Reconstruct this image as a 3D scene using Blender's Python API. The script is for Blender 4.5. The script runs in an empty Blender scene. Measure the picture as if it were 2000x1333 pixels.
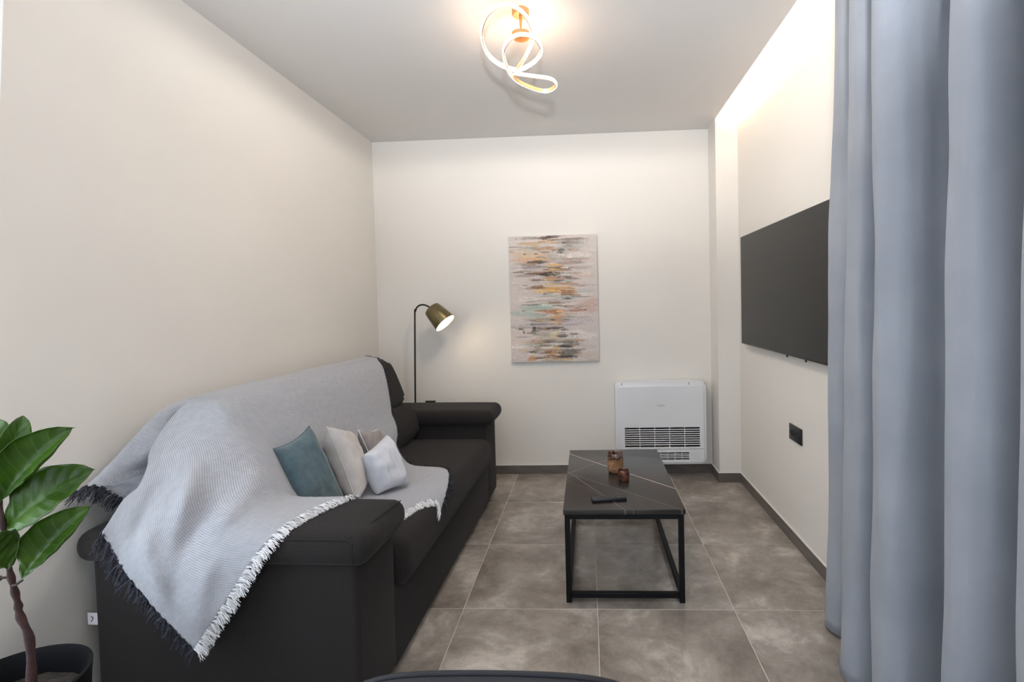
import bpy, bmesh, math, random
import numpy as np
from mathutils import Vector, Matrix, noise
from mathutils.bvhtree import BVHTree

random.seed(7)
C = bpy.context.scene.collection
scene = bpy.context.scene

# ------------------------------------------------------------------ camera
H = 2.6816; XL = -1.6864; XC = 0.9617; XR = 1.1215; YB = 3.9718; YC = 3.7545; YR = -2.6
cd = bpy.data.cameras.new('camera'); cam = bpy.data.objects.new('camera', cd); C.objects.link(cam)
r = Vector((0.99860811, 0.04727442, -0.02338726)); u = Vector((0.0218053, 0.03370665, 0.99919387)); d = Vector((-0.04802462, 0.99831307, -0.0326289))
M = Matrix((r, u, -d)).transposed().to_4x4(); M.translation = Vector((0, 0, 1.3604))
cam.matrix_world = M
cd.sensor_width = 36; cd.lens = 979.965 / 2000 * 36
cd.shift_x = -(1099.98 - 1000) / 2000; cd.shift_y = (625.28 - 666.5) / 2000
cd.clip_start = 0.02
scene.camera = cam

# ------------------------------------------------------------------ world, light, exposure
w = bpy.data.worlds.new('world'); scene.world = w; w.use_nodes = True
w.node_tree.nodes['Background'].inputs[0].default_value = (0.62, 0.76, 1.0, 1)
w.node_tree.nodes['Background'].inputs[1].default_value = 0.6
vs = scene.view_settings
vs.view_transform = 'Standard'; vs.look = 'None'; vs.gamma = 1; vs.use_curve_mapping = False; vs.exposure = 0.58

def area(name, loc, target, sx, sy, power, col):
    ld = bpy.data.lights.new(name, 'AREA'); ld.shape = 'RECTANGLE'; ld.size = sx; ld.size_y = sy
    ld.energy = power; ld.color = col
    o = bpy.data.objects.new(name, ld); C.objects.link(o); o.location = loc
    o.rotation_euler = (Vector(target) - Vector(loc)).to_track_quat('-Z', 'Y').to_euler()
    return o
# daylight coming through the window of the rear wall, and through the side window behind the sheer
area('daylight_rear', (-0.2, YR + 0.02, 1.5), (-0.2, 0, 1.6), 2.4, 1.9, 26, (0.78, 0.88, 1.0))
# unseen fill spot, added to brighten the room by way of the ceiling
sd = bpy.data.lights.new('bounce_fill', 'SPOT'); sd.energy = 170; sd.color = (0.93, 0.96, 1.0); sd.spot_size = math.radians(95); sd.spot_blend = 0.6; sd.shadow_soft_size = 0.06
so = bpy.data.objects.new('bounce_fill', sd); C.objects.link(so); so.location = (0.05, -0.25, 1.75)
so.rotation_euler = (Vector((0.0, 0.75, 2.68)) - so.location).to_track_quat('-Z', 'Y').to_euler()
area('daylight_side', (XL - 0.10, 0.65, 1.45), (0, 0.65, 1.45), 1.1, 2.2, 30, (0.80, 0.90, 1.0))
LAMP_E = 12.0; COVE_E = 75.0; DOWN_E = 31.0; BULB_E = 30.0

# ------------------------------------------------------------------ helpers
def wm(o):
    m = Matrix.Translation(o.location) @ o.rotation_euler.to_matrix().to_4x4()
    return wm(o.parent) @ m if o.parent else m

def tag(o, label=None, cat=None, group=None, kind=None):
    if label: o['label'] = label
    if cat: o['category'] = cat
    if group: o['group'] = group
    if kind: o['kind'] = kind
    return o

def thing(name, loc, label, cat, group=None, rz=0):
    o = bpy.data.objects.new(name, None); C.objects.link(o); o.empty_display_size = 0.05
    o.location = loc; o.rotation_euler = (0, 0, rz)
    return tag(o, label, cat, group)

def obj(name, bm, mat, parent=None, loc=None, world=True, smooth=40):
    """bm in world coordinates (or in parent's own when world=False)"""
    o = bpy.data.objects.new(name, None if bm is None else bpy.data.meshes.new(name)); C.objects.link(o)
    if parent:
        o.parent = parent
        if world: bm.transform(wm(parent).inverted())
    elif loc is not None:
        o.location = loc; bm.transform(Matrix.Translation(-Vector(loc)))
    bmesh.ops.recalc_face_normals(bm, faces=bm.faces) if getattr(bm, 'fix', True) is True and not NOFIX[0] else None
    for f in bm.faces: f.smooth = smooth > 0
    bm.to_mesh(o.data); bm.free()
    if smooth > 0 and smooth < 180:
        o.data.set_sharp_from_angle(angle=math.radians(smooth))
    for m in (mat if isinstance(mat, (list, tuple)) else [mat]): o.data.materials.append(m)
    return o
NOFIX = [False]

def struct(name, bm, mat, smooth=0):
    return tag(obj(name, bm, mat, smooth=smooth), kind='structure')

def box(bm, x0, x1, y0, y1, z0, z1, bev=0, seg=2):
    g = bmesh.ops.create_cube(bm, size=1)
    vs_ = g['verts']
    for v in vs_:
        v.co = Vector((x0 + (v.co.x + .5) * (x1 - x0), y0 + (v.co.y + .5) * (y1 - y0), z0 + (v.co.z + .5) * (z1 - z0)))
    if bev:
        es = list({e for v in vs_ for e in v.link_edges})
        bmesh.ops.bevel(bm, geom=es, offset=bev, segments=seg, profile=0.5, affect='EDGES')
    return bm
def bx(*a, **k): return box(bmesh.new(), *a, **k)

def lathe(bm, prof, cx, cy, n=40, close=False):
    rings = []
    for (rr, z) in prof:
        rings.append([bm.verts.new((cx + rr * math.cos(2 * math.pi * i / n), cy + rr * math.sin(2 * math.pi * i / n), z)) for i in range(n)])
    for a, b in zip(rings, rings[1:]):
        for i in range(n): bm.faces.new((a[i], a[(i + 1) % n], b[(i + 1) % n], b[i]))
    if close:
        bm.faces.new(rings[0][::-1]); bm.faces.new(rings[-1])
    return bm

def tube(bm, pts, rad, n=8, taper=None):
    pts = [Vector(p) for p in pts]; rings = []; up = Vector((0, 0, 1))
    nrm = None
    for i, p in enumerate(pts):
        t = (pts[min(i + 1, len(pts) - 1)] - pts[max(i - 1, 0)]).normalized()
        if nrm is None:
            nrm = t.orthogonal().normalized()
        nrm = (nrm - t * nrm.dot(t)).normalized()
        b = t.cross(nrm); rr = rad if taper is None else taper[i]
        rings.append([bm.verts.new(p + nrm * rr * math.cos(2 * math.pi * k / n) + b * rr * math.sin(2 * math.pi * k / n)) for k in range(n)])
    for a, b in zip(rings, rings[1:]):
        for k in range(n): bm.faces.new((a[k], a[(k + 1) % n], b[(k + 1) % n], b[k]))
    bm.faces.new(rings[0][::-1]); bm.faces.new(rings[-1])
    return bm

def cr(p0, p1, p2, p3, t):
    return 0.5 * ((2 * p1) + (-p0 + p2) * t + (2 * p0 - 5 * p1 + 4 * p2 - p3) * t * t + (-p0 + 3 * p1 - 3 * p2 + p3) * t ** 3)

def spline(P, n):
    """Catmull-Rom through rows of P (k x dim) -> n samples"""
    P = np.asarray(P, float); k = len(P)
    Q = np.vstack([2 * P[0] - P[1], P, 2 * P[-1] - P[-2]])
    out = []
    for s in np.linspace(0, k - 1 - 1e-9, n):
        i = int(s); out.append(cr(Q[i], Q[i + 1], Q[i + 2], Q[i + 3], s - i))
    return np.array(out)

def grid_bm(V, uv=True):
    """V: n x m x 3"""
    bm = bmesh.new(); n, m, _ = V.shape
    vv = [[bm.verts.new(V[i, j]) for j in range(m)] for i in range(n)]
    ul = bm.loops.layers.uv.new('UVMap')
    for i in range(n - 1):
        for j in range(m - 1):
            f = bm.faces.new((vv[i][j], vv[i + 1][j], vv[i + 1][j + 1], vv[i][j + 1]))
            for l, (a, b) in zip(f.loops, ((i, j), (i + 1, j), (i + 1, j + 1), (i, j + 1))):
                l[ul].uv = (a / (n - 1), b / (m - 1))
    return bm

def prism(bm, prof, axis, a0, a1, bev=0.0, seg=3):
    """extrude closed profile. axis 'y': profile in (x,z); 'x': profile in (y,z)"""
    def mk(p, a): return (p[0], a, p[1]) if axis == 'y' else (a, p[0], p[1])
    A = [bm.verts.new(mk(p, a0)) for p in prof]; B = [bm.verts.new(mk(p, a1)) for p in prof]
    n = len(prof)
    for i in range(n): bm.faces.new((A[i], A[(i + 1) % n], B[(i + 1) % n], B[i]))
    fa = bm.faces.new(A[::-1]); fb = bm.faces.new(B)
    if bev:
        bmesh.ops.bevel(bm, geom=list(fa.edges) + list(fb.edges), offset=bev, segments=seg, profile=0.5, affect='EDGES')
    return bm

# ------------------------------------------------------------------ materials
MATS = {}
class NT:
    def __init__(s, m): s.t = m.node_tree; s.b = s.t.nodes['Principled BSDF']
    def n(s, ty, **k):
        nd = s.t.nodes.new(ty)
        for a, v in k.items():
            if a.startswith('i_'):
                key = a[2:]; key = int(key) if key.isdigit() else key.replace('_', ' ')
                nd.inputs[key].default_value = v
            else: setattr(nd, a, v)
        return nd
    def l(s, a, b): s.t.links.new(a, b)
def mat(name, col, rough=0.6, metal=0.0, sheen=0.0, spec=0.5, coat=0.0, trans=0.0, emit=None, es=0):
    m = bpy.data.materials.new(name); m.use_nodes = True; b = m.node_tree.nodes['Principled BSDF']
    b.inputs['Base Color'].default_value = (*col, 1); b.inputs['Roughness'].default_value = rough
    b.inputs['Metallic'].default_value = metal; b.inputs['Specular IOR Level'].default_value = spec
    b.inputs['Sheen Weight'].default_value = sheen; b.inputs['Coat Weight'].default_value = coat
    b.inputs['Transmission Weight'].default_value = trans
    if emit: b.inputs['Emission Color'].default_value = (*emit, 1); b.inputs['Emission Strength'].default_value = es
    return m
def noise_mat(name, c0, c1, scale, rough=0.6, detail=4, bump=0.0, bscale=200, sheen=0.0, spec=0.5, lo=.35, hi=.65, stretch=None, coord='Object', metal=0):
    m = mat(name, c0, rough, metal=metal, sheen=sheen, spec=spec); t = NT(m)
    tc = t.n('ShaderNodeTexCoord'); mp = t.n('ShaderNodeMapping'); t.l(tc.outputs[coord], mp.inputs[0])
    if stretch: mp.inputs['Scale'].default_value = stretch
    nz = t.n('ShaderNodeTexNoise', i_Scale=scale, i_Detail=detail); t.l(mp.outputs[0], nz.inputs['Vector'])
    rp = t.n('ShaderNodeValToRGB'); rp.color_ramp.elements[0].position = lo; rp.color_ramp.elements[1].position = hi
    rp.color_ramp.elements[0].color = (*c0, 1); rp.color_ramp.elements[1].color = (*c1, 1)
    t.l(nz.outputs['Fac'], rp.inputs[0]); t.l(rp.outputs[0], t.b.inputs['Base Color'])
    if bump:
        n2 = t.n('ShaderNodeTexNoise', i_Scale=bscale, i_Detail=3); t.l(tc.outputs[coord], n2.inputs['Vector'])
        bp = t.n('ShaderNodeBump', i_Strength=bump, i_Distance=0.002); t.l(n2.outputs['Fac'], bp.inputs['Height'])
        t.l(bp.outputs[0], t.b.inputs['Normal'])
    return m

M_wall = noise_mat('painted_plaster', (0.79, 0.755, 0.705), (0.81, 0.775, 0.725), 1.2, 0.75, bump=0.08, bscale=300, spec=0.25)
M_ceil = noise_mat('ceiling_paint', (0.72, 0.70, 0.68), (0.74, 0.72, 0.70), 1.0, 0.7, spec=0.2)
M_base = noise_mat('baseboard_tile', (0.115, 0.095, 0.085), (0.16, 0.135, 0.12), 6, 0.35, stretch=(1, 1, 4))
M_edge_highlight = mat('painted_edge_highlight', (0.78, 0.75, 0.70), 0.6)
M_grout = noise_mat('grout', (0.56, 0.52, 0.47), (0.66, 0.61, 0.56), 8, 0.8)

def tile_mat():
    m = mat('concrete_look_tile', (0.25, 0.2, 0.17), 0.2); t = NT(m)
    tc = t.n('ShaderNodeTexCoord'); oi = t.n('ShaderNodeObjectInfo')
    ad = t.n('ShaderNodeVectorMath', operation='MULTIPLY_ADD'); cx = t.n('ShaderNodeCombineXYZ')
    for i in range(3): t.l(oi.outputs['Random'], cx.inputs[i])
    t.l(cx.outputs[0], ad.inputs[0]); ad.inputs[1].default_value = (31, 57, 13); t.l(tc.outputs['Object'], ad.inputs[2])
    n1 = t.n('ShaderNodeTexNoise', i_Scale=3.2, i_Detail=8, i_Roughness=0.66, i_Distortion=0.35); t.l(ad.outputs[0], n1.inputs['Vector'])
    n2 = t.n('ShaderNodeTexNoise', i_Scale=9, i_Detail=8, i_Roughness=0.72, i_Distortion=0.7); t.l(ad.outputs[0], n2.inputs['Vector'])
    n3 = t.n('ShaderNodeTexNoise', i_Scale=220, i_Detail=2); t.l(ad.outputs[0], n3.inputs['Vector'])
    mx = t.n('ShaderNodeMath', operation='MULTIPLY_ADD'); t.l(n2.outputs['Fac'], mx.inputs[0]); mx.inputs[1].default_value = 0.38; t.l(n1.outputs['Fac'], mx.inputs[2])
    m3 = t.n('ShaderNodeMath', operation='MULTIPLY_ADD'); t.l(n3.outputs['Fac'], m3.inputs[0]); m3.inputs[1].default_value = 0.07; t.l(mx.outputs[0], m3.inputs[2])
    rp = t.n('ShaderNodeValToRGB'); e = rp.color_ramp.elements
    e[0].position = .48; e[0].color = (0.175, 0.147, 0.125, 1); e[1].position = .96; e[1].color = (0.62, 0.56, 0.50, 1)
    k = e.new(.66); k.color = (0.27, 0.232, 0.20, 1); k = e.new(.78); k.color = (0.36, 0.318, 0.28, 1)
    t.l(m3.outputs[0], rp.inputs[0]); t.l(rp.outputs[0], t.b.inputs['Base Color'])
    mr = t.n('ShaderNodeMapRange'); mr.inputs['To Min'].default_value = 0.13; mr.inputs['To Max'].default_value = 0.24
    t.l(n2.outputs['Fac'], mr.inputs['Value']); t.l(mr.outputs[0], t.b.inputs['Roughness'])
    return m
M_tile = tile_mat()

def weave(name, c0, c1, scale, rough=0.9, sheen=0.3, bump=0.4, big=None):
    """woven fabric in UV space with yarn relief"""
    m = mat(name, c0, rough, sheen=sheen, spec=0.2); t = NT(m)
    tc = t.n('ShaderNodeTexCoord'); mp = t.n('ShaderNodeMapping'); t.l(tc.outputs['UV'], mp.inputs[0]); mp.inputs['Scale'].default_value = scale
    wa = t.n('ShaderNodeTexWave', wave_type='BANDS', bands_direction='X', i_Scale=1.0); t.l(mp.outputs[0], wa.inputs[0])
    wb = t.n('ShaderNodeTexWave', wave_type='BANDS', bands_direction='Y', i_Scale=1.0); t.l(mp.outputs[0], wb.inputs[0])
    mu = t.n('ShaderNodeMath', operation='MULTIPLY'); t.l(wa.outputs['Fac'], mu.inputs[0]); t.l(wb.outputs['Fac'], mu.inputs[1])
    nz = t.n('ShaderNodeTexNoise', i_Scale=0.9, i_Detail=3); t.l(mp.outputs[0], nz.inputs['Vector'])
    a2 = t.n('ShaderNodeMath', operation='MULTIPLY_ADD'); t.l(nz.outputs['Fac'], a2.inputs[0]); a2.inputs[1].default_value = 0.35; t.l(mu.outputs[0], a2.inputs[2])
    rp = t.n('ShaderNodeValToRGB'); rp.color_ramp.elements[0].position = .12; rp.color_ramp.elements[1].position = .62
    rp.color_ramp.elements[0].color = (*c0, 1); rp.color_ramp.elements[1].color = (*c1, 1)
    t.l(a2.outputs[0], rp.inputs[0]); t.l(rp.outputs[0], t.b.inputs['Base Color'])
    bp = t.n('ShaderNodeBump', i_Strength=bump, i_Distance=0.002); t.l(mu.outputs[0], bp.inputs['Height']); t.l(bp.outputs[0], t.b.inputs['Normal'])
    return m

M_sofa = noise_mat('charcoal_upholstery', (0.0185, 0.0160, 0.0154), (0.0290, 0.0252, 0.0242), 350, 0.9, bump=0.35, bscale=700, sheen=0.06, spec=0.12)
M_sofa_seam = mat('dark_seam', (0.012, 0.011, 0.012), 0.9)
M_throw = weave('woven_throw', (0.30, 0.31, 0.35), (0.56, 0.56, 0.59), (80, 84, 1), bump=0.7)
M_fr_w = mat('white_yarn', (0.86, 0.85, 0.86), 0.95, sheen=0.3)
M_fr_d = noise_mat('charcoal_yarn', (0.015, 0.015, 0.022), (0.05, 0.05, 0.065), 120, 0.95)
M_teal = noise_mat('teal_velvet', (0.062, 0.104, 0.120), (0.086, 0.138, 0.155), 30, 0.8, bump=0.2, bscale=500, sheen=0.35)
M_beige = noise_mat('beige_cotton', (0.51, 0.475, 0.45), (0.59, 0.555, 0.53), 20, 0.85, bump=0.2, bscale=500, sheen=0.2)
M_lgrey = noise_mat('light_grey_cotton', (0.56, 0.57, 0.62), (0.66, 0.67, 0.71), 14, 0.9, bump=0.2, bscale=500, sheen=0.2)
M_taupe = noise_mat('taupe_cotton', (0.30, 0.26, 0.25), (0.38, 0.34, 0.33), 30, 0.9, bump=0.2, bscale=500)
M_white_fab = noise_mat('white_cotton', (0.72, 0.71, 0.72), (0.80, 0.79, 0.79), 30, 0.9)
M_curt = noise_mat('blue_grey_linen', (0.270, 0.290, 0.330), (0.325, 0.345, 0.385), 3, 0.9, bump=0.25, bscale=900, sheen=0.15, spec=0.2, detail=8)
M_blackmetal = noise_mat('black_powder_coat', (0.004, 0.004, 0.005), (0.007, 0.007, 0.008), 200, 0.5, bump=0.1, bscale=600, spec=0.2)
M_plastic_w = noise_mat('white_plastic', (0.76, 0.77, 0.79), (0.79, 0.80, 0.82), 3, 0.35)
M_slot = mat('grille_dark', (0.008, 0.008, 0.009), 0.8)
M_tvscreen = noise_mat('tv_screen', (0.012, 0.0115, 0.011), (0.015, 0.014, 0.013), 2, 0.30, spec=0.25)
M_tvframe = mat('tv_frame', (0.008, 0.008, 0.008), 0.35)
M_socket = mat('black_socket', (0.012, 0.012, 0.013), 0.4)
M_gold = mat('brushed_gold', (0.62, 0.36, 0.17), 0.38, metal=0.85)
M_led = mat('led_diffuser', (0.9, 0.8, 0.7), 0.5, emit=(1.0, 0.80, 0.62), es=LAMP_E)
M_cove = mat('cove_led', (0.9, 0.8, 0.7), 0.5, emit=(1.0, 0.80, 0.60), es=COVE_E)
M_bulb = mat('warm_bulb', (1, .9, .8), 0.5, emit=(1.0, 0.80, 0.55), es=BULB_E)
M_shade = noise_mat('bronze_green_metal', (0.15, 0.12, 0.055), (0.20, 0.16, 0.075), 12, 0.35, metal=0.7)
M_shade_in = mat('white_enamel', (0.85, 0.84, 0.80), 0.5)
M_pole = mat('dark_bronze', (0.030, 0.022, 0.020), 0.4, metal=0.5)
M_pot = mat('black_pot', (0.003, 0.003, 0.004), 0.5, spec=.2)
M_soil = noise_mat('potting_soil', (0.012, 0.009, 0.007), (0.04, 0.028, 0.02), 60, 1.0, bump=1.0, bscale=90)
M_bark = noise_mat('bark', (0.022, 0.008, 0.008), (0.055, 0.020, 0.018), 40, 0.8, bump=0.5, bscale=120)
M_remote = mat('remote_plastic', (0.010, 0.011, 0.013), 0.4)
M_btn = mat('remote_button', (0.05, 0.05, 0.055), 0.5)
M_text = mat('grey_print', (0.28, 0.28, 0.29), 0.5)
M_tag = mat('tag_fabric', (0.78, 0.75, 0.80), 0.8)
M_tagtxt = mat('tag_print', (0.05, 0.04, 0.07), 0.8)
M_chair = noise_mat('dark_navy_fabric', (0.016, 0.016, 0.020), (0.028, 0.028, 0.034), 300, 0.85, bump=0.3, bscale=600)
M_piping = mat('black_piping', (0.006, 0.007, 0.012), 0.6)
M_winframe = mat('window_frame_white', (0.8, 0.8, 0.8), 0.4)
M_sheer = mat('sheer_voile', (0.92, 0.92, 0.92), 0.9)
_t = NT(M_sheer)
_tr = _t.n('ShaderNodeBsdfTranslucent'); _tr.inputs[0].default_value = (0.95, 0.95, 0.95, 1)
_mx = _t.n('ShaderNodeMixShader'); _mx.inputs[0].default_value = 0.6
_out = [n for n in _t.t.nodes if n.type == 'OUTPUT_MATERIAL'][0]
_t.l(_t.b.outputs[0], _mx.inputs[1]); _t.l(_tr.outputs[0], _mx.inputs[2]); _t.l(_mx.outputs[0], _out.inputs[0])

# ------------------------------------------------------------------ room shell
T = 0.15
TILE = 0.6; GX = -0.5827; GY = 2.1881
fl = struct('floor', bx(XL - T, XR + T, YR - T, YB + T, -0.12, -0.0012), M_grout)
def tile_mesh(w_, h_):
    bm = bx(-w_ / 2, w_ / 2, -h_ / 2, h_ / 2, -0.008, 0.0, bev=0.0012, seg=1)
    me = bpy.data.meshes.new('floor_tile'); bm.to_mesh(me); bm.free(); me.materials.append(M_tile); return me
tm_cache = {}
i = math.floor((XL - GX) / TILE)
while GX + i * TILE < XR:
    j = math.floor((YR - GY) / TILE)
    while GY + j * TILE < YB:
        x0 = max(GX + i * TILE, XL) + .0015; x1 = min(GX + (i + 1) * TILE, XR) - .0015
        y0 = max(GY + j * TILE, YR) + .0015; y1 = min(GY + (j + 1) * TILE, YB) - .0015
        if x1 - x0 > .02 and y1 - y0 > .02:
            key = (round(x1 - x0, 4), round(y1 - y0, 4))
            if key not in tm_cache: tm_cache[key] = tile_mesh(*key)
            o = bpy.data.objects.new('floor_tile', tm_cache[key]); C.objects.link(o); o.parent = fl
            o.location = ((x0 + x1) / 2, (y0 + y1) / 2, 0)
        j += 1
    i += 1

# left wall, with an opening for the side window near the camera
bm = bmesh.new()
WY0, WY1, WZ0, WZ1 = 0.10, 1.27, 0.30, 2.55
box(bm, XL - T, XL, WY1, YB + T, -.1, 2.9); box(bm, XL - T, XL, YR - T, WY0, -.1, 2.9)
box(bm, XL - T, XL, WY0, WY1, -.1, WZ0); box(bm, XL - T, XL, WY0, WY1, WZ1, 2.9)
struct('wall_left', bm, M_wall)
struct('wall_back', bx(XL, XC, YB, YB + T, -.1, 2.9), M_wall)
struct('wall_right', bx(XR, XR + T, YR - T, YC, -.1, 2.9), M_wall)
struct('wall_column', bx(XC, XR + T, YC, YB + T, -.1, 2.9), M_wall)
bm = bmesh.new(); RX0, RX1, RZ0, RZ1 = -1.4, 1.0, 0.55, 2.45
box(bm, XL, RX0, YR - T, YR, -.1, 2.9); box(bm, RX1, XR, YR - T, YR, -.1, 2.9)
box(bm, RX0, RX1, YR - T, YR, -.1, RZ0); box(bm, RX0, RX1, YR - T, YR, RZ1, 2.9)
struct('wall_rear', bm, M_wall)
# ceiling: plaster slab that stops short of the right wall, leaving the light cove above it
bm = bmesh.new()
box(bm, XL, XC, YR, YB, H, H + 0.013)                # visible plaster
box(bm, XL, 0.84, YR, YB, H + 0.013, 2.80)           # solid part left of the cavity
box(bm, XL - T, XR + T, YR - T, YB + T, 2.80, 2.95)  # slab over cove
box(bm, 0.84, XC, YC, YB, H + 0.013, 2.80)
struct('ceiling', bm, M_ceil)
# windows
def window(name, axis, a0, a1, z0, z1, p):
    bm = bmesh.new(); t = 0.05
    def b(u0, u1, v0, v1):
        box(bm, p - .02, p + .02, u0, u1, v0, v1) if axis == 'x' else box(bm, u0, u1, p - .02, p + .02, v0, v1)
    b(a0, a0 + t, z0, z1); b(a1 - t, a1, z0, z1); b(a0 + t, a1 - t, z0, z0 + t); b(a0 + t, a1 - t, z1 - t, z1)
    m_ = (a0 + a1) / 2; b(m_ - .03, m_ + .03, z0 + t, z1 - t)
    return struct(name, bm, M_winframe)
window('window_1', 'x', WY0, WY1, WZ0, WZ1, XL - 0.125)
window('window_2', 'y', RX0, RX1, RZ0, RZ1, YR - 0.10)

# baseboards: dark tile skirting with a pale strip painted as the lit top edge
def baseboard(name, x0, x1, y0, y1):
    o = struct(name, bx(x0, x1, y0, y1, 0, 0.070, bev=0.001, seg=1), M_base)
    obj('edge_highlight', bx(x0, x1, y0, y1, 0.0702, 0.0735), M_edge_highlight, o, smooth=0)
    return o
baseboard('baseboard_back', XL, XC, YB - .010, YB)
baseboard('baseboard_left', XL, XL + .010, WY1, YB - .010)
baseboard('baseboard_right', XR - .010, XR, YR, YC)
baseboard('baseboard_column', XC - .0, XR - .010, YC - .010, YC)
baseboard('baseboard_column_side', XC - .010, XC, YC - .010, YB - .010)

# cove light
cv = thing('cove_light', (0.90, 2.0, H + 0.0135), 'long warm LED strip light hidden in the ceiling recess along the right wall', 'light')
obj('led_channel', bx(0.885, 0.915, YR + .05, YC - .03, H + 0.0135, 2.728), M_plastic_w, cv)
obj('led_strip', bx(0.892, 0.908, YR + .05, YC - .03, 2.728, 2.734), M_cove, cv)

# ------------------------------------------------------------------ sofa
SO = Vector((-1.66, 1.53, 0)); SA = math.radians(-1.5)
MS = Matrix.Translation(SO) @ Matrix.Rotation(SA, 4, 'Z')
sofa = thing('sofa', SO, 'dark charcoal fabric sofa with padded rolled arms along the left wall', 'sofa', rz=SA)
collide = []
def spart(name, bm, m=M_sofa, parent=None, col=True, puff=0, smooth=50):
    if puff:
        for v in bm.verts: pass
    b2 = bm.copy(); b2.transform(MS); bmesh.ops.recalc_face_normals(b2, faces=b2.faces)
    if col: collide.append(BVHTree.FromBMesh(b2))
    b2.free()
    return obj(name, bm, m, parent or sofa, world=False, smooth=smooth)

def soft(x0, x1, y0, y1, z0, z1, rad, crown=(0, 0, 0), cuts=10):
    """rounded cushion with crowned faces (superellipsoid-like rounded box)"""
    bm = bmesh.new(); bmesh.ops.create_cube(bm, size=2)
    bmesh.ops.subdivide_edges(bm, edges=bm.edges[:], cuts=cuts, use_grid_fill=True)
    c = Vector(((x0 + x1) / 2, (y0 + y1) / 2, (z0 + z1) / 2)); h = Vector(((x1 - x0) / 2, (y1 - y0) / 2, (z1 - z0) / 2))
    for v in bm.verts:
        q = v.co.copy()
        # concentrate vertices near the rounded edges
        for k in range(3):
            s = q[k]; hk = h[k]; rr = min(rad, hk * .999) / hk
            a = abs(s); lim = 0.55
            if a < lim: a2 = a / lim * (1 - rr)
            else: a2 = (1 - rr) + (a - lim) / (1 - lim) * rr
            q[k] = math.copysign(a2 * hk, s)
        inner = Vector([max(-(h[k] - rad), min(h[k] - rad, q[k])) if h[k] > rad else 0 for k in range(3)])
        dlt = q - inner
        if dlt.length > 1e-9:
            q = inner + dlt.normalized() * min(rad, max(abs(dlt.x), abs(dlt.y), abs(dlt.z)))
        n_ = [q[k] / h[k] for k in range(3)]
        for k in range(3):
            o1, o2 = (k + 1) % 3, (k + 2) % 3
            q[k] += math.copysign(crown[k], n_[k]) * abs(n_[k]) ** 3 * max(0, 1 - n_[o1] ** 2) * max(0, 1 - n_[o2] ** 2) if crown[k] else 0
        v.co = q + c
    return bm

L_ = 2.07
spart('base_frame', bx(0.06, 0.925, 0.26, L_ - .26, 0.035, 0.335, bev=.012, seg=3))
spart('back_frame', bx(0.035, 0.16, 0.29, L_ - .31, 0.035, 0.88, bev=.02, seg=3))
for s, y0, y1 in (('near', 0.0, 0.285), ('far', L_ - .29, L_)):
    spart('side_panel', bx(0.03, 0.925, y0, y1, 0.035, 0.575, bev=.022, seg=4))
    a = spart('arm_pad', soft(-.01 if s == 'near' else .0, 0.972, y0 - .03, y1 + .022 if s == 'near' else y1 + .03, 0.556, 0.662, .048, crown=(0.008, 0, 0.006)))
    # seam running down the front end of the pad
    yy = y0 + .0 if s == 'near' else y1
    if s == 'near':
        bm = tube(bmesh.new(), [(0.30, -.022, .648), (0.905, -.022, .650), (0.925, -.026, .640), (0.927, -.031, .61), (0.925, -.026, .575)], .0022, 6)
        obj('seam', bm, M_sofa_seam, a, world=False)
        bm = tube(bmesh.new(), [(0.918, -.012, .652), (0.945, .10, .6605), (0.955, .20, .6605), (0.955, .28, .652)], .002, 6)
        obj('seam', bm, M_sofa_seam, a, world=False)
spart('seat_cushion', soft(0.30, 0.965, 0.287, L_ - .292, 0.300, 0.484, .062, crown=(0.004, 0, 0.006), cuts=12))
# back: lumbar roll and tall head cushion (profile x,z), rounded at the ends
def backprof(P, n=30):
    return [tuple(q) for q in spline(P + [P[0]], n)[:-1]]
lum = backprof([(.16, .46), (.30, .455), (.43, .475), (.475, .55), (.465, .63), (.41, .70), (.34, .725), (.16, .73)])
spart('lumbar_cushion', prism(bmesh.new(), lum, 'y', .287, L_ - .295, .03, 4), smooth=60)
hd = backprof([(.155, .70), (.25, .705), (.36, .715), (.385, .75), (.375, .80), (.325, .93), (.29, .99), (.24, 1.017), (.15, 1.02), (.075, 1.005), (.05, .96), (.06, .88), (.155, .86)], 44)
spart('head_cushion', prism(bmesh.new(), hd, 'y', .28, L_ - .31, .028, 4), smooth=60)
for (x, y) in ((.08, .05), (.86, .05), (.08, L_ - .05), (.86, L_ - .05)):
    spart('foot', lathe(bmesh.new(), [(.018, 0), (.024, .04)], x, y, 16, True), M_blackmetal, col=False)
# care tag at the rear of the near side panel
tg = obj('care_tag', bx(-.012, .031, .018, .0205, .335, .375, bev=.0006, seg=1), M_tag, sofa, world=False); tag(tg, 'small white care tag with a dark letter')
bm = bmesh.new()
pts = [(.002 + .006 * math.cos(a), .0173, .357 + .006 * math.sin(a)) for a in np.linspace(math.radians(100), math.radians(-60), 8)]
pts += [(.003, .0173, .347)]
tube(bm, pts, .0012, 5); obj('print', bm, M_tagtxt, tg, world=False)

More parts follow.
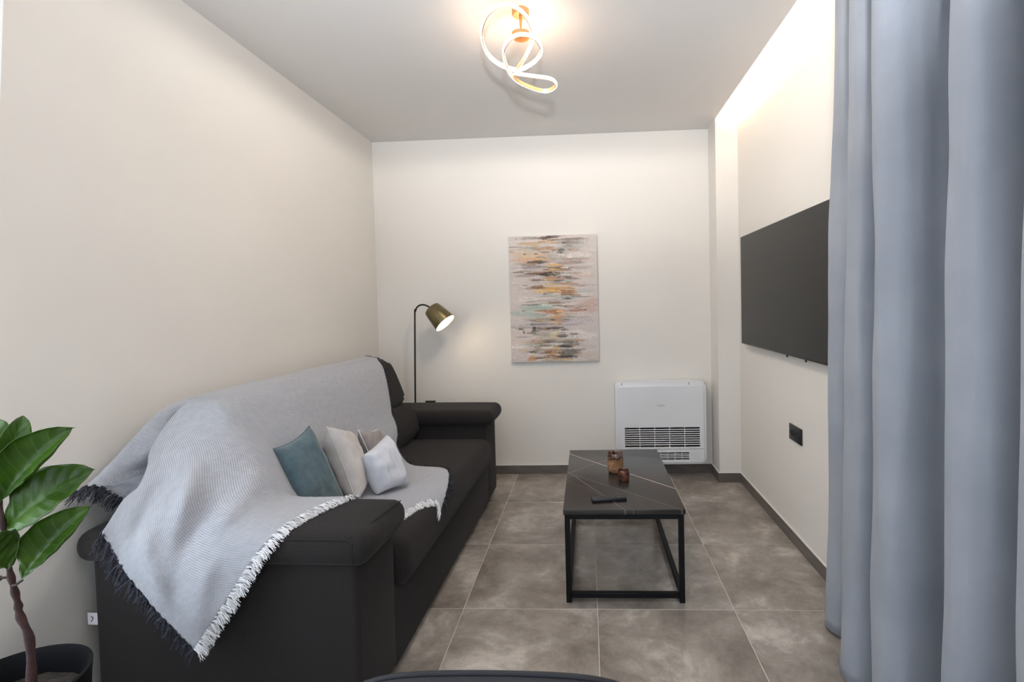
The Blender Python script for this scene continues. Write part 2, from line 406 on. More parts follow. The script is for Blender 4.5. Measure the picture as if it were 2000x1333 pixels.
# ------------------------------------------------------------------ throw blanket
G = [
 # edge A (far, dark fringe) ......................................................... near end (edge C)
 [(.012,1.90,.80),(.012,1.62,.79),(.012,1.35,.80),(.012,1.05,.79),(.012,.80,.80),(.012,.60,.79),(.010,.42,.80),(.008,.24,.80),(.004,.08,.80),(.010,-.02,.79)],
 [(.06,1.84,1.012),(.06,1.6,1.012),(.06,1.35,1.012),(.06,1.05,1.012),(.06,.80,1.012),(.06,.58,1.012),(.065,.40,1.01),(.08,.225,.995),(.065,.10,.90),(.06,.005,.805)],
 [(.20,1.72,1.030),(.20,1.5,1.030),(.20,1.25,1.030),(.20,1.0,1.030),(.20,.78,1.030),(.20,.56,1.028),(.19,.38,1.025),(.13,.235,1.000),(.11,.12,.870),(.095,.085,.715)],
 [(.275,1.63,1.01),(.275,1.42,1.01),(.275,1.2,1.01),(.275,.95,1.01),(.275,.74,1.01),(.27,.54,1.01),(.22,.35,1.02),(.12,.265,.975),(.165,.17,.84),(.185,.12,.69)],
 [(.385,1.52,.80),(.385,1.32,.80),(.385,1.1,.80),(.385,.88,.80),(.39,.70,.80),(.375,.50,.87),(.27,.30,1.01),(.115,.235,.985),(.14,.085,.84),(.165,-.065,.70)],
 [(.47,1.37,.58),(.475,1.2,.58),(.48,1.0,.58),(.48,.80,.58),(.48,.64,.58),(.465,.46,.65),(.41,.255,.86),(.275,.14,.875),(.215,-.01,.755),(.190,-.088,.66)],
 [(.66,1.15,.494),(.62,1.02,.494),(.61,.88,.494),(.60,.74,.494),(.59,.58,.494),(.57,.41,.55),(.51,.19,.715),(.40,.00,.725),(.315,-.088,.63),(.258,-.092,.56)],
 [(.88,1.075,.492),(.82,.90,.492),(.76,.78,.492),(.72,.66,.492),(.71,.50,.494),(.68,.35,.57),(.62,.15,.685),(.54,-.035,.672),(.435,-.094,.53),(.345,-.092,.455)],
 [(.982,.63,.452),(.945,.70,.480),(.905,.66,.490),(.865,.56,.492),(.83,.40,.494),(.77,.275,.655),(.715,.13,.680),(.665,-.035,.650),(.56,-.082,.49),(.452,-.084,.335)],
]
G = np.array(G)
FOLDS = [((.33, .11, .95), (.33, .07, .84), .016, .030), ((.33, .07, .84), (.385, -.02, .69), .020, .028), ((.40, .06, .80), (.43, -.06, .66), -.018, .028),
         ((.43, -.06, .66), (.40, -.09, .52), -.012, .025), ((.47, .20, .76), (.50, .00, .70), .014, .030), ((.30, -.07, .66), (.37, -.09, .50), .012, .03),
         ((.46, .42, .75), (.52, .30, .62), -.012, .035), ((.52, .42, .60), (.70, .33, .58), .010, .03), ((.24, .06, .80), (.25, -.06, .69), -.008, .03), ((.50, -.08, .58), (.47, -.09, .42), .010, .022)]
NU, NV = 140, 120
rows = np.array([spline(G[k], NU) for k in range(G.shape[0])])
V = np.array([spline(rows[:, k], NV) for k in range(NU)])      # NU x NV x 3 (sofa coordinates)
# gravity folds and creases
for a in range(NU):
    s = a / (NU - 1)
    for b in range(NV):
        t = b / (NV - 1); x, y, z = V[a, b]
        k = 0
        wave = 0.5 + 0.5 * noise.noise(Vector((x * 3, y * 3, z * 3 + 5)))
        if s > .5:
            wgt = min(1, (s - .5) / .25) * min(1, max(0, (t - .30) / .15))
            k = wgt * 0.006 * math.sin(24 * (x * .9 + y * .35) + 3 * noise.noise(Vector((x * 4, y * 4, z * 4))))
        k += 0.004 * noise.noise(Vector((x * 9, y * 7, z * 9)))
        n = Vector((.5, -.75, .45)).normalized(); V[a, b] += np.array(n) * k
flat = V.reshape(-1, 3); R4 = np.array(MS)[:3, :3]; flat = flat @ R4.T + np.array(MS)[:3, 3]
def push_out(flat, eps):
    for idx in range(len(flat)):
        p = Vector(flat[idx])
        for bv in collide:
            loc, nrm, fi, dist = bv.find_nearest(p, .25)
            if loc is None: continue
            sd = (p - loc).dot(nrm)
            if sd < 0 or dist < eps:
                if (p - loc).length < .25 : p = loc + nrm * eps
        if p.x < XL + .004: p.x = XL + .004
        flat[idx] = p
    return flat
flat = push_out(flat, .010)
Vw = flat.reshape(NU, NV, 3)
for it in range(3):
    S = Vw.copy()
    S[1:-1, 1:-1] = (Vw[:-2, 1:-1] + Vw[2:, 1:-1] + Vw[1:-1, :-2] + Vw[1:-1, 2:]) / 4
    S[0, 1:-1] = (Vw[0, :-2] + Vw[0, 2:]) / 2 * .5 + Vw[0, 1:-1] * .5; S[-1, 1:-1] = (Vw[-1, :-2] + Vw[-1, 2:]) / 2 * .5 + Vw[-1, 1:-1] * .5
    Vw = Vw * .4 + S * .6
# firm folds falling from the corner of the back and over the arm edge
MI = MS.inverted(); nF = MS.to_3x3() @ Vector((.5, -.75, .45)).normalized()
for a in range(NU):
    for b in range(NV):
        P_ = MI @ Vector(Vw[a, b]); k = 0
        if a < NU * .45: continue
        for (A_, B_, amp_, sg_) in FOLDS:
            A_ = Vector(A_); B_ = Vector(B_); ab_ = B_ - A_; t_ = max(0, min(1, (P_ - A_).dot(ab_) / ab_.length_squared))
            dd = (P_ - A_ - ab_ * t_).length; k += 4.0 * amp_ * math.exp(-(dd / sg_ / .75) ** 2)
        Vw[a, b] += np.array(nF) * k
flat = push_out(Vw.reshape(-1, 3), .010); Vw = flat.reshape(NU, NV, 3)
for it in range(3):
    for q in range(2):
        S = Vw.copy(); S[1:-1, 1:-1] = (Vw[:-2, 1:-1] + Vw[2:, 1:-1] + Vw[1:-1, :-2] + Vw[1:-1, 2:]) / 4; Vw = S
    if it < 2: Vw = push_out(Vw.reshape(-1, 3), .009).reshape(NU, NV, 3)
bm = grid_bm(Vw)
ORIG = MS @ Vector((.5, .6, .49))
throw = obj('throw_blanket', bm, M_throw, loc=ORIG, smooth=180)
tag(throw, 'pale grey woven throw with white and charcoal fringes draped over the sofa back and arm', 'blanket')
md = throw.modifiers.new('thickness', 'SOLIDIFY'); md.thickness = 0.004; md.offset = 0

def fringe(name, edge, inner, mtl, length, step, width, strands, label, curl=.3):
    """tassels along an edge polyline; 'inner' gives the next inward row so tassels point outwards"""
    bm = bmesh.new(); edge = [Vector(p) for p in edge]; inner = [Vector(p) for p in inner]
    cum = [0]
    for a, b in zip(edge, edge[1:]): cum.append(cum[-1] + (b - a).length)
    s = 0; k = 0
    while s < cum[-1]:
        while k < len(cum) - 2 and cum[k + 1] < s: k += 1
        f = (s - cum[k]) / max(1e-9, cum[k + 1] - cum[k])
        p = edge[k].lerp(edge[k + 1], f); q = inner[k].lerp(inner[k + 1], f)
        out = (p - q).normalized(); tang = (edge[k + 1] - edge[k]).normalized(); nn = out.cross(tang).normalized()
        lean = random.uniform(-.35, .35)
        for _ in range(strands):
            ln = length * random.uniform(.6, 1.15); d0 = (out + tang * (lean + random.uniform(-.35, .35)) + nn * random.uniform(-.25, .25)).normalized()
            p0 = p - out * .004 + tang * random.uniform(-.5, .5) * step + nn * random.uniform(-.0025, .0025)
            side = (tang + nn * random.uniform(-.8, .8)).normalized() * width
            pr = []
            for m_ in range(4):
                t = m_ / 3; c = p0 + d0 * ln * t + Vector((0, 0, -1)) * ln * .35 * t * t + nn * .004 * math.sin(3 * t + lean * 9)
                wd = side * (1 - .55 * t)
                pr.append((bm.verts.new(c - wd), bm.verts.new(c + wd)))
            for (a, b), (c_, e) in zip(pr, pr[1:]): bm.faces.new((a, b, e, c_))
        s += step * random.uniform(.7, 1.3)
    # keep tassels outside the sofa
    for v in bm.verts:
        for bv in collide:
            loc, nrm, fi, dist = bv.find_nearest(v.co, .1)
            if loc is not None and (v.co - loc).dot(nrm) < .002: v.co = loc + nrm * .003
    NOFIX[0] = True
    o = obj(name, bm, mtl, throw, smooth=180); NOFIX[0] = False
    tag(o, label, kind='stuff'); return o
fringe('fringe', Vw[:, -1], Vw[:, -4], M_fr_w, .034, .0042, .0016, 7, 'fluffy white yarn fringe')
fringe('fringe', Vw[0, :], Vw[3, :], M_fr_d, .030, .006, .0022, 5, 'charcoal yarn fringe')
fringe('fringe', Vw[-1, :], Vw[-4, :], M_fr_d, .042, .007, .0028, 6, 'charcoal yarn fringe')

# ------------------------------------------------------------------ cushions
def cushion(name, corners, thick, m, label, pipe=None, seed=0, rough=.006, bulge=.10):
    """corners TL,TR,BR,BL in sofa coordinates"""
    c = [MS @ Vector(q) for q in corners]; n = 34
    nrm = ((c[1] - c[0]).cross(c[3] - c[0])).normalized() * -1
    ctr = sum(c, Vector()) / 4
    F = np.zeros((2, n, n, 3)); rim = {}
    for i in range(n):
        for j in range(n):
            a, b = i / (n - 1), j / (n - 1); s, t = 2 * a - 1, 2 * b - 1
            # pull the sides in slightly between the corners
            a2 = a + (-s) * .5 * bulge * (1 - t * t) * abs(s) ** 3 ; b2 = b + (-t) * .5 * bulge * (1 - s * s) * abs(t) ** 3
            p = c[0].lerp(c[1], a2).lerp(c[3].lerp(c[2], a2), b2)
            h = ((1 - s ** 4) * (1 - t ** 4)) ** .42 * (1 - .12 * (s * s + t * t))
            for k, sg in enumerate((1, -1)):
                w_ = rough * noise.noise(Vector((s * 2.6 + seed * 7, t * 2.6, k * 9))) + rough * .6 * noise.noise(Vector((s * 7 + seed, t * 3, k * 5)))
                e = min(1, 5 * (1 - max(abs(s), abs(t))))
                F[k, i, j] = p + nrm * (sg * thick / 2 * h + w_ * e)
    bm = bmesh.new()
    V0 = [[bm.verts.new(F[0, i, j]) for j in range(n)] for i in range(n)]
    V1 = [[V0[i][j] if i in (0, n - 1) or j in (0, n - 1) else bm.verts.new(F[1, i, j]) for j in range(n)] for i in range(n)]
    for i in range(n - 1):
        for j in range(n - 1):
            bm.faces.new((V0[i][j], V0[i + 1][j], V0[i + 1][j + 1], V0[i][j + 1]))
            bm.faces.new((V1[i][j + 1], V1[i + 1][j + 1], V1[i + 1][j], V1[i][j]))
    base = (c[2] + c[3]) / 2
    root = thing(name, base, label, 'cushion', 'scatter cushions on the sofa seat')
    obj('cushion_cover', bm, m, root, smooth=180)
    if pipe:
        idx = [(i, 0) for i in range(n)] + [(n - 1, j) for j in range(1, n)] + [(i, n - 1) for i in range(n - 2, -1, -1)] + [(0, j) for j in range(n - 2, 0, -1)] + [(0, 0)]
        obj('piping', tube(bmesh.new(), [F[0, i, j] for i, j in idx], .0028, 6), pipe, root, smooth=180)
    return root
cushion('cushion', [(.405, .375, .815), (.455, .545, .865), (.575, .60, .505), (.52, .35, .52)], .125, M_teal, 'teal square cushion leaning on the throw, nearest of the four cushions', pipe=M_teal, seed=1)
cushion('cushion', [(.475, .645, .838), (.445, .85, .765), (.545, .85, .505), (.615, .615, .505)], .125, M_beige, 'beige square cushion standing right behind the teal one', pipe=M_beige, seed=2, rough=.009)
cushion('cushion', [(.505, .87, .765), (.49, 1.11, .705), (.585, 1.09, .505), (.595, .885, .505)], .085, M_taupe, 'grey-taupe cushion half hidden between the beige and the pale cushion', pipe=M_white_fab, seed=3)
cushion('cushion', [(.605, .715, .690), (.635, .905, .735), (.765, .825, .505), (.665, .71, .505)], .12, M_lgrey, 'small pale grey cushion at the front of the cushion row', seed=4, rough=.008)

# ------------------------------------------------------------------ coffee table
TX0, TX1, TY0, TY1, TZ = -0.1285, 0.4185, 2.227, 3.150, 0.430
tb = thing('coffee_table', ((TX0 + TX1) / 2, (TY0 + TY1) / 2, 0), 'black marble-look coffee table on a thin black metal frame', 'table')
def marble():
    m = mat('black_veined_marble', (0.022, 0.019, 0.018), 0.24, spec=0.5); t = NT(m)
    tc = t.n('ShaderNodeTexCoord'); sp = t.n('ShaderNodeSeparateXYZ')
    nz = t.n('ShaderNodeTexNoise', i_Scale=9, i_Detail=5); t.l(tc.outputs['Object'], nz.inputs['Vector'])
    wob = t.n('ShaderNodeVectorMath', operation='MULTIPLY_ADD'); t.l(nz.outputs['Color'], wob.inputs[0]); wob.inputs[1].default_value = (.006, .006, 0); t.l(tc.outputs['Object'], wob.inputs[2])
    t.l(wob.outputs[0], sp.inputs[0])
    cl = t.n('ShaderNodeTexNoise', i_Scale=3, i_Detail=6); t.l(tc.outputs['Object'], cl.inputs['Vector'])
    rp = t.n('ShaderNodeValToRGB'); rp.color_ramp.elements[0].color = (.018, .015, .014, 1); rp.color_ramp.elements[1].color = (.034, .028, .026, 1)
    t.l(cl.outputs['Fac'], rp.inputs[0]); cur = rp.outputs[0]
    ox, oy = (TX0 + TX1) / 2 + .003, (TY0 + TY1) / 2 + .003
    veins = [((-.129, 3.083), (.421, 2.488), .0038, (.62, .50, .42), 1.0), ((-.129, 2.71), (.27, 3.15), .0032, (.26, .15, .085), .9),
             ((-.125, 2.735), (.408, 2.234), .0028, (.17, .125, .105), .9), ((-.103, 2.717), (.162, 2.225), .003, (.17, .13, .11), .85), ((-.124, 2.629), (.044, 2.42), .002, (.10, .08, .07), .7)]
    for (a, b, wd, col, st) in veins:
        a = (a[0] - ox, a[1] - oy); b = (b[0] - ox, b[1] - oy)
        dx, dy = b[0] - a[0], b[1] - a[1]; L = math.hypot(dx, dy); nx, ny = -dy / L, dx / L; c0 = nx * a[0] + ny * a[1]
        m1 = t.n('ShaderNodeMath', operation='MULTIPLY_ADD'); t.l(sp.outputs[0], m1.inputs[0]); m1.inputs[1].default_value = nx; m1.inputs[2].default_value = -c0
        m2 = t.n('ShaderNodeMath', operation='MULTIPLY_ADD'); t.l(sp.outputs[1], m2.inputs[0]); m2.inputs[1].default_value = ny; t.l(m1.outputs[0], m2.inputs[2])
        ab = t.n('ShaderNodeMath', operation='ABSOLUTE'); t.l(m2.outputs[0], ab.inputs[0])
        mr = t.n('ShaderNodeMapRange'); mr.inputs['From Min'].default_value = wd * .3; mr.inputs['From Max'].default_value = wd; mr.inputs['To Min'].default_value = st; mr.inputs['To Max'].default_value = 0
        t.l(ab.outputs[0], mr.inputs['Value'])
        mx = t.n('ShaderNodeMix', data_type='RGBA'); t.l(mr.outputs[0], mx.inputs['Factor']); t.l(cur, mx.inputs[6]); mx.inputs[7].default_value = (*col, 1)
        cur = mx.outputs[2]
    t.l(cur, t.b.inputs['Base Color']); return m
M_marble = marble()
obj('tabletop', bx(TX0, TX1, TY0, TY1, TZ - .022, TZ, bev=.0015, seg=2), M_marble, tb)
lw = .024; i_ = .006
for x in (TX0 + i_, TX1 - i_ - lw):
    for y in (TY0 + i_, TY1 - i_ - lw):
        obj('leg', bx(x, x + lw, y, y + lw, 0, TZ - .022, bev=.002, seg=1), M_blackmetal, tb)
for z0 in (.022, TZ - .022 - lw):
    for y in (TY0 + i_, TY1 - i_ - lw):
        obj('rail', bx(TX0 + i_ + lw, TX1 - i_ - lw, y, y + lw, z0, z0 + lw - .001, bev=.002, seg=1), M_blackmetal, tb)
    for x in (TX0 + i_, TX1 - i_ - lw):
        obj('rail', bx(x, x + lw, TY0 + i_ + lw, TY1 - i_ - lw, z0, z0 + lw - .001, bev=.002, seg=1), M_blackmetal, tb)

# candle holders
def amber(name, zsplit, c_low, c_low2, c_hi, c_hi2, pat):
    m = mat(name, c_low, 0.18, spec=0.6, coat=0.6); t = NT(m)
    tc = t.n('ShaderNodeTexCoord'); sp = t.n('ShaderNodeSeparateXYZ'); t.l(tc.outputs['Object'], sp.inputs[0])
    nz = t.n('ShaderNodeTexNoise', i_Scale=pat, i_Detail=5, i_Distortion=1.0); t.l(tc.outputs['Object'], nz.inputs['Vector'])
    def rp(a, b):
        r_ = t.n('ShaderNodeValToRGB'); r_.color_ramp.elements[0].position = .4; r_.color_ramp.elements[1].position = .62
        r_.color_ramp.elements[0].color = (*a, 1); r_.color_ramp.elements[1].color = (*b, 1); t.l(nz.outputs['Fac'], r_.inputs[0]); return r_.outputs[0]
    ma = t.n('ShaderNodeMath', operation='MULTIPLY_ADD'); t.l(nz.outputs['Fac'], ma.inputs[0]); ma.inputs[1].default_value = .03; t.l(sp.outputs[2], ma.inputs[2])
    mr = t.n('ShaderNodeMapRange'); mr.inputs['From Min'].default_value = zsplit; mr.inputs['From Max'].default_value = zsplit + .012
    t.l(ma.outputs[0], mr.inputs['Value'])
    mx = t.n('ShaderNodeMix', data_type='RGBA'); t.l(mr.outputs[0], mx.inputs['Factor']); t.l(rp(c_low, c_low2), mx.inputs[6]); t.l(rp(c_hi, c_hi2), mx.inputs[7])
    t.l(mx.outputs[2], t.b.inputs['Base Color']); return m
M_amb1 = amber('mottled_amber_glass', .082, (.26, .115, .05), (.42, .24, .13), (.045, .013, .007), (.26, .16, .12), 45)
M_amb2 = amber('brown_glass', .06, (.045, .012, .006), (.20, .065, .028), (.03, .01, .006), (.12, .05, .03), 40)
M_wax = mat('wax', (.30, .16, .09), .5)
def holder(x, y, rr, h, m, label):
    t_ = thing('candle_holder', (x, y, TZ), label, 'candle holder')
    prof = [(0.001, TZ), (rr * .80, TZ), (rr * .93, TZ + h * .08), (rr, TZ + h * .3), (rr, TZ + h * .82), (rr * .96, TZ + h * .97), (rr * .93, TZ + h), (rr * .88, TZ + h * .97), (rr * .90, TZ + h * .8), (rr * .90, TZ + h * .25), (0.001, TZ + h * .2)]
    obj('glass_body', lathe(bmesh.new(), prof, x, y, 40), m, t_, smooth=60)
    obj('candle', lathe(bmesh.new(), [(.001, TZ + h * .21), (rr * .84, TZ + h * .21), (rr * .84, TZ + h * .55), (.001, TZ + h * .55)], x, y, 24), M_wax, t_)
    obj('wick', tube(bmesh.new(), [(x, y, TZ + h * .55), (x + .001, y, TZ + h * .68)], .001, 5), M_socket, t_)
holder(.137, 2.735, .0435, .108, M_amb1, 'taller candle holder in mottled amber glass with a dark top band')
holder(.172, 2.605, .0305, .056, M_amb2, 'small low brown glass candle holder in front of the taller one')
rm = thing('remote_control', (.083, 2.335, TZ), 'slim black remote control lying across the coffee table', 'remote control', rz=math.radians(8))
obj('remote_body', bx(-.083, .083, -.019, .019, 0, .017, bev=.005, seg=3), M_remote, rm, world=False)
for k in range(8):
    for q in (-1, 0, 1):
        if random.random() < .9: obj('button', bx(-.065 + k * .014, -.056 + k * .014, q * .010 - .003, q * .010 + .003, .0165, .0182, bev=.0008, seg=1), M_btn, rm, world=False)

# ------------------------------------------------------------------ fan heater unit on the back wall
hx0, hx1, hz0, hz1, hy0 = .200, .886, .112, .748, 3.822
ht = thing('fan_coil_unit', ((hx0 + hx1) / 2, YB - .08, hz0), 'white wall-hung fan coil heater with louvred grille on the back wall', 'heater')
def rrect(x0, x1, z0, z1, rr, n=8):
    P = []
    for cx_, cz_, a0 in ((x1 - rr, z1 - rr, 0), (x0 + rr, z1 - rr, 90), (x0 + rr, z0 + rr, 180), (x1 - rr, z0 + rr, 270)):
        for k in range(n + 1):
            a = math.radians(a0 + 90 * k / n); P.append((cx_ + rr * math.cos(a), cz_ + rr * math.sin(a)))
    return P
obj('casing', prism(bmesh.new(), rrect(hx0, hx1, hz0, hz1, .035), 'y', hy0 + .012, YB - .001, .010, 3), M_plastic_w, ht)
# front panel with true openings for the louvres: built from bars around the slots
def rr_half(x0, x1, z0, z1, rr, top, n=8):
    P = rrect(x0, x1, z0, z1, rr, n)
    return P[:2 * (n + 1)] + [(x0, z0), (x1, z0)] if top else [(x1, z1), (x0, z1)] + P[2 * (n + 1):]
px0, px1, pz0, pz1 = hx0 + .022, hx1 - .020, hz0 + .015, hz1 - .036
gx0, gx1 = hx0 + .068, hx1 - .051
gz1 = hz0 + .287; gz0 = hz0 + .136
lz0, lz1 = hz0 + .037, hz0 + .094; lx1 = gx1 - .082; sep = hz0 + .119
fp = bmesh.new(); F0, F1 = hy0, hy0 + .014
prism(fp, rr_half(px0, px1, gz1, pz1, .022, True), 'y', F0, F1)
box(fp, px0, gx0, F0, F1, gz0, gz1); box(fp, gx1, px1, F0, F1, gz0, gz1)
box(fp, px0, px1, F0, F1, sep + .002, gz0)
box(fp, px0, px1, F0 + .002, F1, lz1, sep - .001)
box(fp, px0, gx0, F0 + .002, F1, lz0, lz1); box(fp, lx1, px1, F0 + .002, F1, lz0, lz1)
prism(fp, rr_half(px0, px1, pz0, lz0, .020, False), 'y', F0 + .002, F1)
obj('front_panel', fp, M_plastic_w, ht)
obj('grille_backing', bx(gx0 - .003, gx1 + .003, hy0 + .012, hy0 + .0145, lz0 - .002, gz1 + .002), M_slot, ht)
ns = 9; pitch = (gz1 - gz0) / ns
for k in range(ns - 1):
    z = gz0 + (k + 1) * pitch
    obj('louvre', bx(gx0, gx1, hy0 + .002, hy0 + .011, z - pitch * .20, z + pitch * .20, bev=.001, seg=1), M_plastic_w, ht)
for k in range(1, 5):
    x = gx0 + (gx1 - gx0) * k / 5
    obj('mullion', bx(x - .0022, x + .0022, hy0 + .0015, hy0 + .0118, gz0, gz1), M_plastic_w, ht)
for k in range(3):
    z = lz0 + (k + 1) * (lz1 - lz0) / 4
    obj('louvre', bx(gx0, lx1, hy0 + .003, hy0 + .011, z - .0033, z + .0033, bev=.001, seg=1), M_plastic_w, ht)
for k in range(1, 9):
    x = gx0 + (lx1 - gx0) * k / 9
    obj('mullion', bx(x - .0018, x + .0018, hy0 + .0015, hy0 + .0118, lz0, lz1), M_plastic_w, ht)
for k in range(4):
    z = lz0 + (k + .5) * (lz1 - lz0) / 4
    obj('groove', bx(gx1 - .078, gx1 - .002, hy0 + .0014, hy0 + .003, z - .0008, z + .0008), mat('groove_grey', (.45, .46, .48), .6) if k == 0 else bpy.data.materials['groove_grey'], ht)
for x in (hx0 + .048, hx1 - .13):
    obj('latch', bx(x, x + .005, hy0 + .008, hy0 + .013, hz1 - .026, hz1 - .006), M_text, ht)
fc = bpy.data.curves.new('logo', 'FONT'); fc.body = 'Hisense'; fc.size = .019; fc.align_x = 'CENTER'; fc.extrude = .0002
fo = bpy.data.objects.new('tmp', fc); C.objects.link(fo); bpy.context.view_layer.update()
me = bpy.data.meshes.new_from_object(fo.evaluated_get(bpy.context.evaluated_depsgraph_get())); bpy.data.objects.remove(fo)
me.transform(Matrix.Translation((hx0 + .345, hy0 - .0004, hz1 - .185)) @ Matrix.Rotation(math.radians(90), 4, 'X'))
bm = bmesh.new(); bm.from_mesh(me); tag(obj('logo', bm, M_text, ht, smooth=0), 'small grey lettering')

# ------------------------------------------------------------------ television
TVX = 1.072
tv = thing('television', (XR - .025, 2.895, 1.055), 'large flat black television mounted on the right wall', 'television')
obj('screen', bx(TVX - .0008, TVX + .004, 2.248, 3.545, 1.062, 1.786, bev=.0004, seg=1), M_tvscreen, tv)
obj('housing', bx(TVX, TVX + .028, 2.240, 3.552, 1.053, 1.792, bev=.003, seg=2), M_tvframe, tv)
obj('rear_bulge', bx(TVX + .028, TVX + .042, 2.45, 3.35, 1.12, 1.62, bev=.004, seg=2), M_tvframe, tv)
for y in (2.60, 2.84):
    obj('mount_hook', tube(bmesh.new(), [(TVX + .034, y, 1.11), (TVX + .034, y, 1.05), (TVX + .032, y - .006, 1.034)], .0045, 6), M_tvframe, tv)
obj('wall_bracket', bx(TVX + .042, XR - .0005, 2.6, 3.2, 1.25, 1.5, bev=.002, seg=1), M_tvframe, tv)

# outlets
def outlet(name, axis, p, a0, a1, z0, z1, label):
    o = thing(name, (p, (a0 + a1) / 2, z0) if axis == 'x' else ((a0 + a1) / 2, p, z0), label, 'socket')
    if axis == 'x':
        obj('cover_plate', bx(p - .010, p, a0, a1, z0, z1, bev=.002, seg=2), M_socket, o)
        for k in (.3, .7):
            y = a0 + (a1 - a0) * k
            b = bmesh.new(); lathe(b, [(.001, .0), (.019, 0), (.019, .003), (.016, .003), (.016, .0005), (.001, .0005)], 0, 0, 20)
            b.transform(Matrix.Translation((p - .0098, y, (z0 + z1) / 2)) @ Matrix.Rotation(math.radians(-90), 4, 'Y'))
            obj('socket_face', b, M_tvframe, o)
    else:
        obj('cover_plate', bx(a0, a1, p - .010, p, z0, z1, bev=.002, seg=2), M_socket, o)
        b = bmesh.new(); lathe(b, [(.001, .0), (.019, 0), (.019, .003), (.016, .003), (.016, .0005), (.001, .0005)], 0, 0, 20)
        b.transform(Matrix.Translation(((a0 + a1) / 2, p - .0098, (z0 + z1) / 2)) @ Matrix.Rotation(math.radians(90), 4, 'X'))
        obj('socket_face', b, M_tvframe, o)
    return o
outlet('wall_socket', 'x', XR, 2.682, 2.838, .579, .665, 'black double wall socket on the right wall below the television')
outlet('wall_socket', 'y', YB, -1.318, -1.236, .522, .602, 'black wall socket just showing above the far sofa arm')

# ------------------------------------------------------------------ painting (strokes brushed onto a canvas grid as colour data)
PX0, PX1, PZ0, PZ1, PY = -.607, .086, .904, 1.897, 3.942
pt = thing('canvas_painting', ((PX0 + PX1) / 2, YB, PZ0), 'unframed abstract canvas with gold, grey and mint brushstrokes on the back wall', 'painting')
rng = np.random.default_rng(3)
W_, H_ = 190, 270
def vnoise(sx, sy, seed):
    g = np.random.default_rng(seed).random((int(sy) + 3, int(sx) + 3))
    yy = np.linspace(0, sy, H_)[:, None]; xx = np.linspace(0, sx, W_)[None, :]
    yi = yy.astype(int); xi = xx.astype(int); fy = yy - yi; fx = xx - xi; fy = fy * fy * (3 - 2 * fy); fx = fx * fx * (3 - 2 * fx)
    return (g[yi, xi] * (1 - fx) + g[yi, xi + 1] * fx) * (1 - fy) + (g[yi + 1, xi] * (1 - fx) + g[yi + 1, xi + 1] * fx) * fy
streak = .5 * vnoise(5, 70, 1) + .3 * vnoise(12, 130, 2) + .2 * vnoise(40, 200, 4)
fine = .5 * vnoise(60, 90, 5) + .5 * vnoise(120, 180, 6)
low = vnoise(3, 6, 8)
def lin(c): c = np.array(c) / 255.; return np.where(c <= .04045, c / 12.92, ((c + .055) / 1.055) ** 2.4)
img = np.ones((H_, W_, 3)) * lin((204, 194, 187))
img = img * (1 - .45 * low[..., None]) + lin((222, 208, 202)) * (.45 * low[..., None])
img *= (.90 + .2 * streak)[..., None]
uu = np.linspace(0, 1, W_)[None, :] * np.ones((H_, 1)); vv = np.linspace(0, 1, H_)[:, None] * np.ones((1, W_))
def stroke(cx, cy, wx, wy, col, al=1., rag=1., slope=0):
    global img
    dy = (vv - cy - slope * (uu - cx)) / wy; dx = (uu - cx) / wx
    e = 1.25 - (np.abs(dx) ** 2.4 + np.abs(dy) ** 2) + rag * (streak - .5) * 1.9 + rag * (fine - .5) * 1.1
    a = np.clip(e * 1.7 - .55, 0, 1)[..., None] * al
    img = img * (1 - a) + lin(col) * a * (.80 + .36 * fine[..., None])
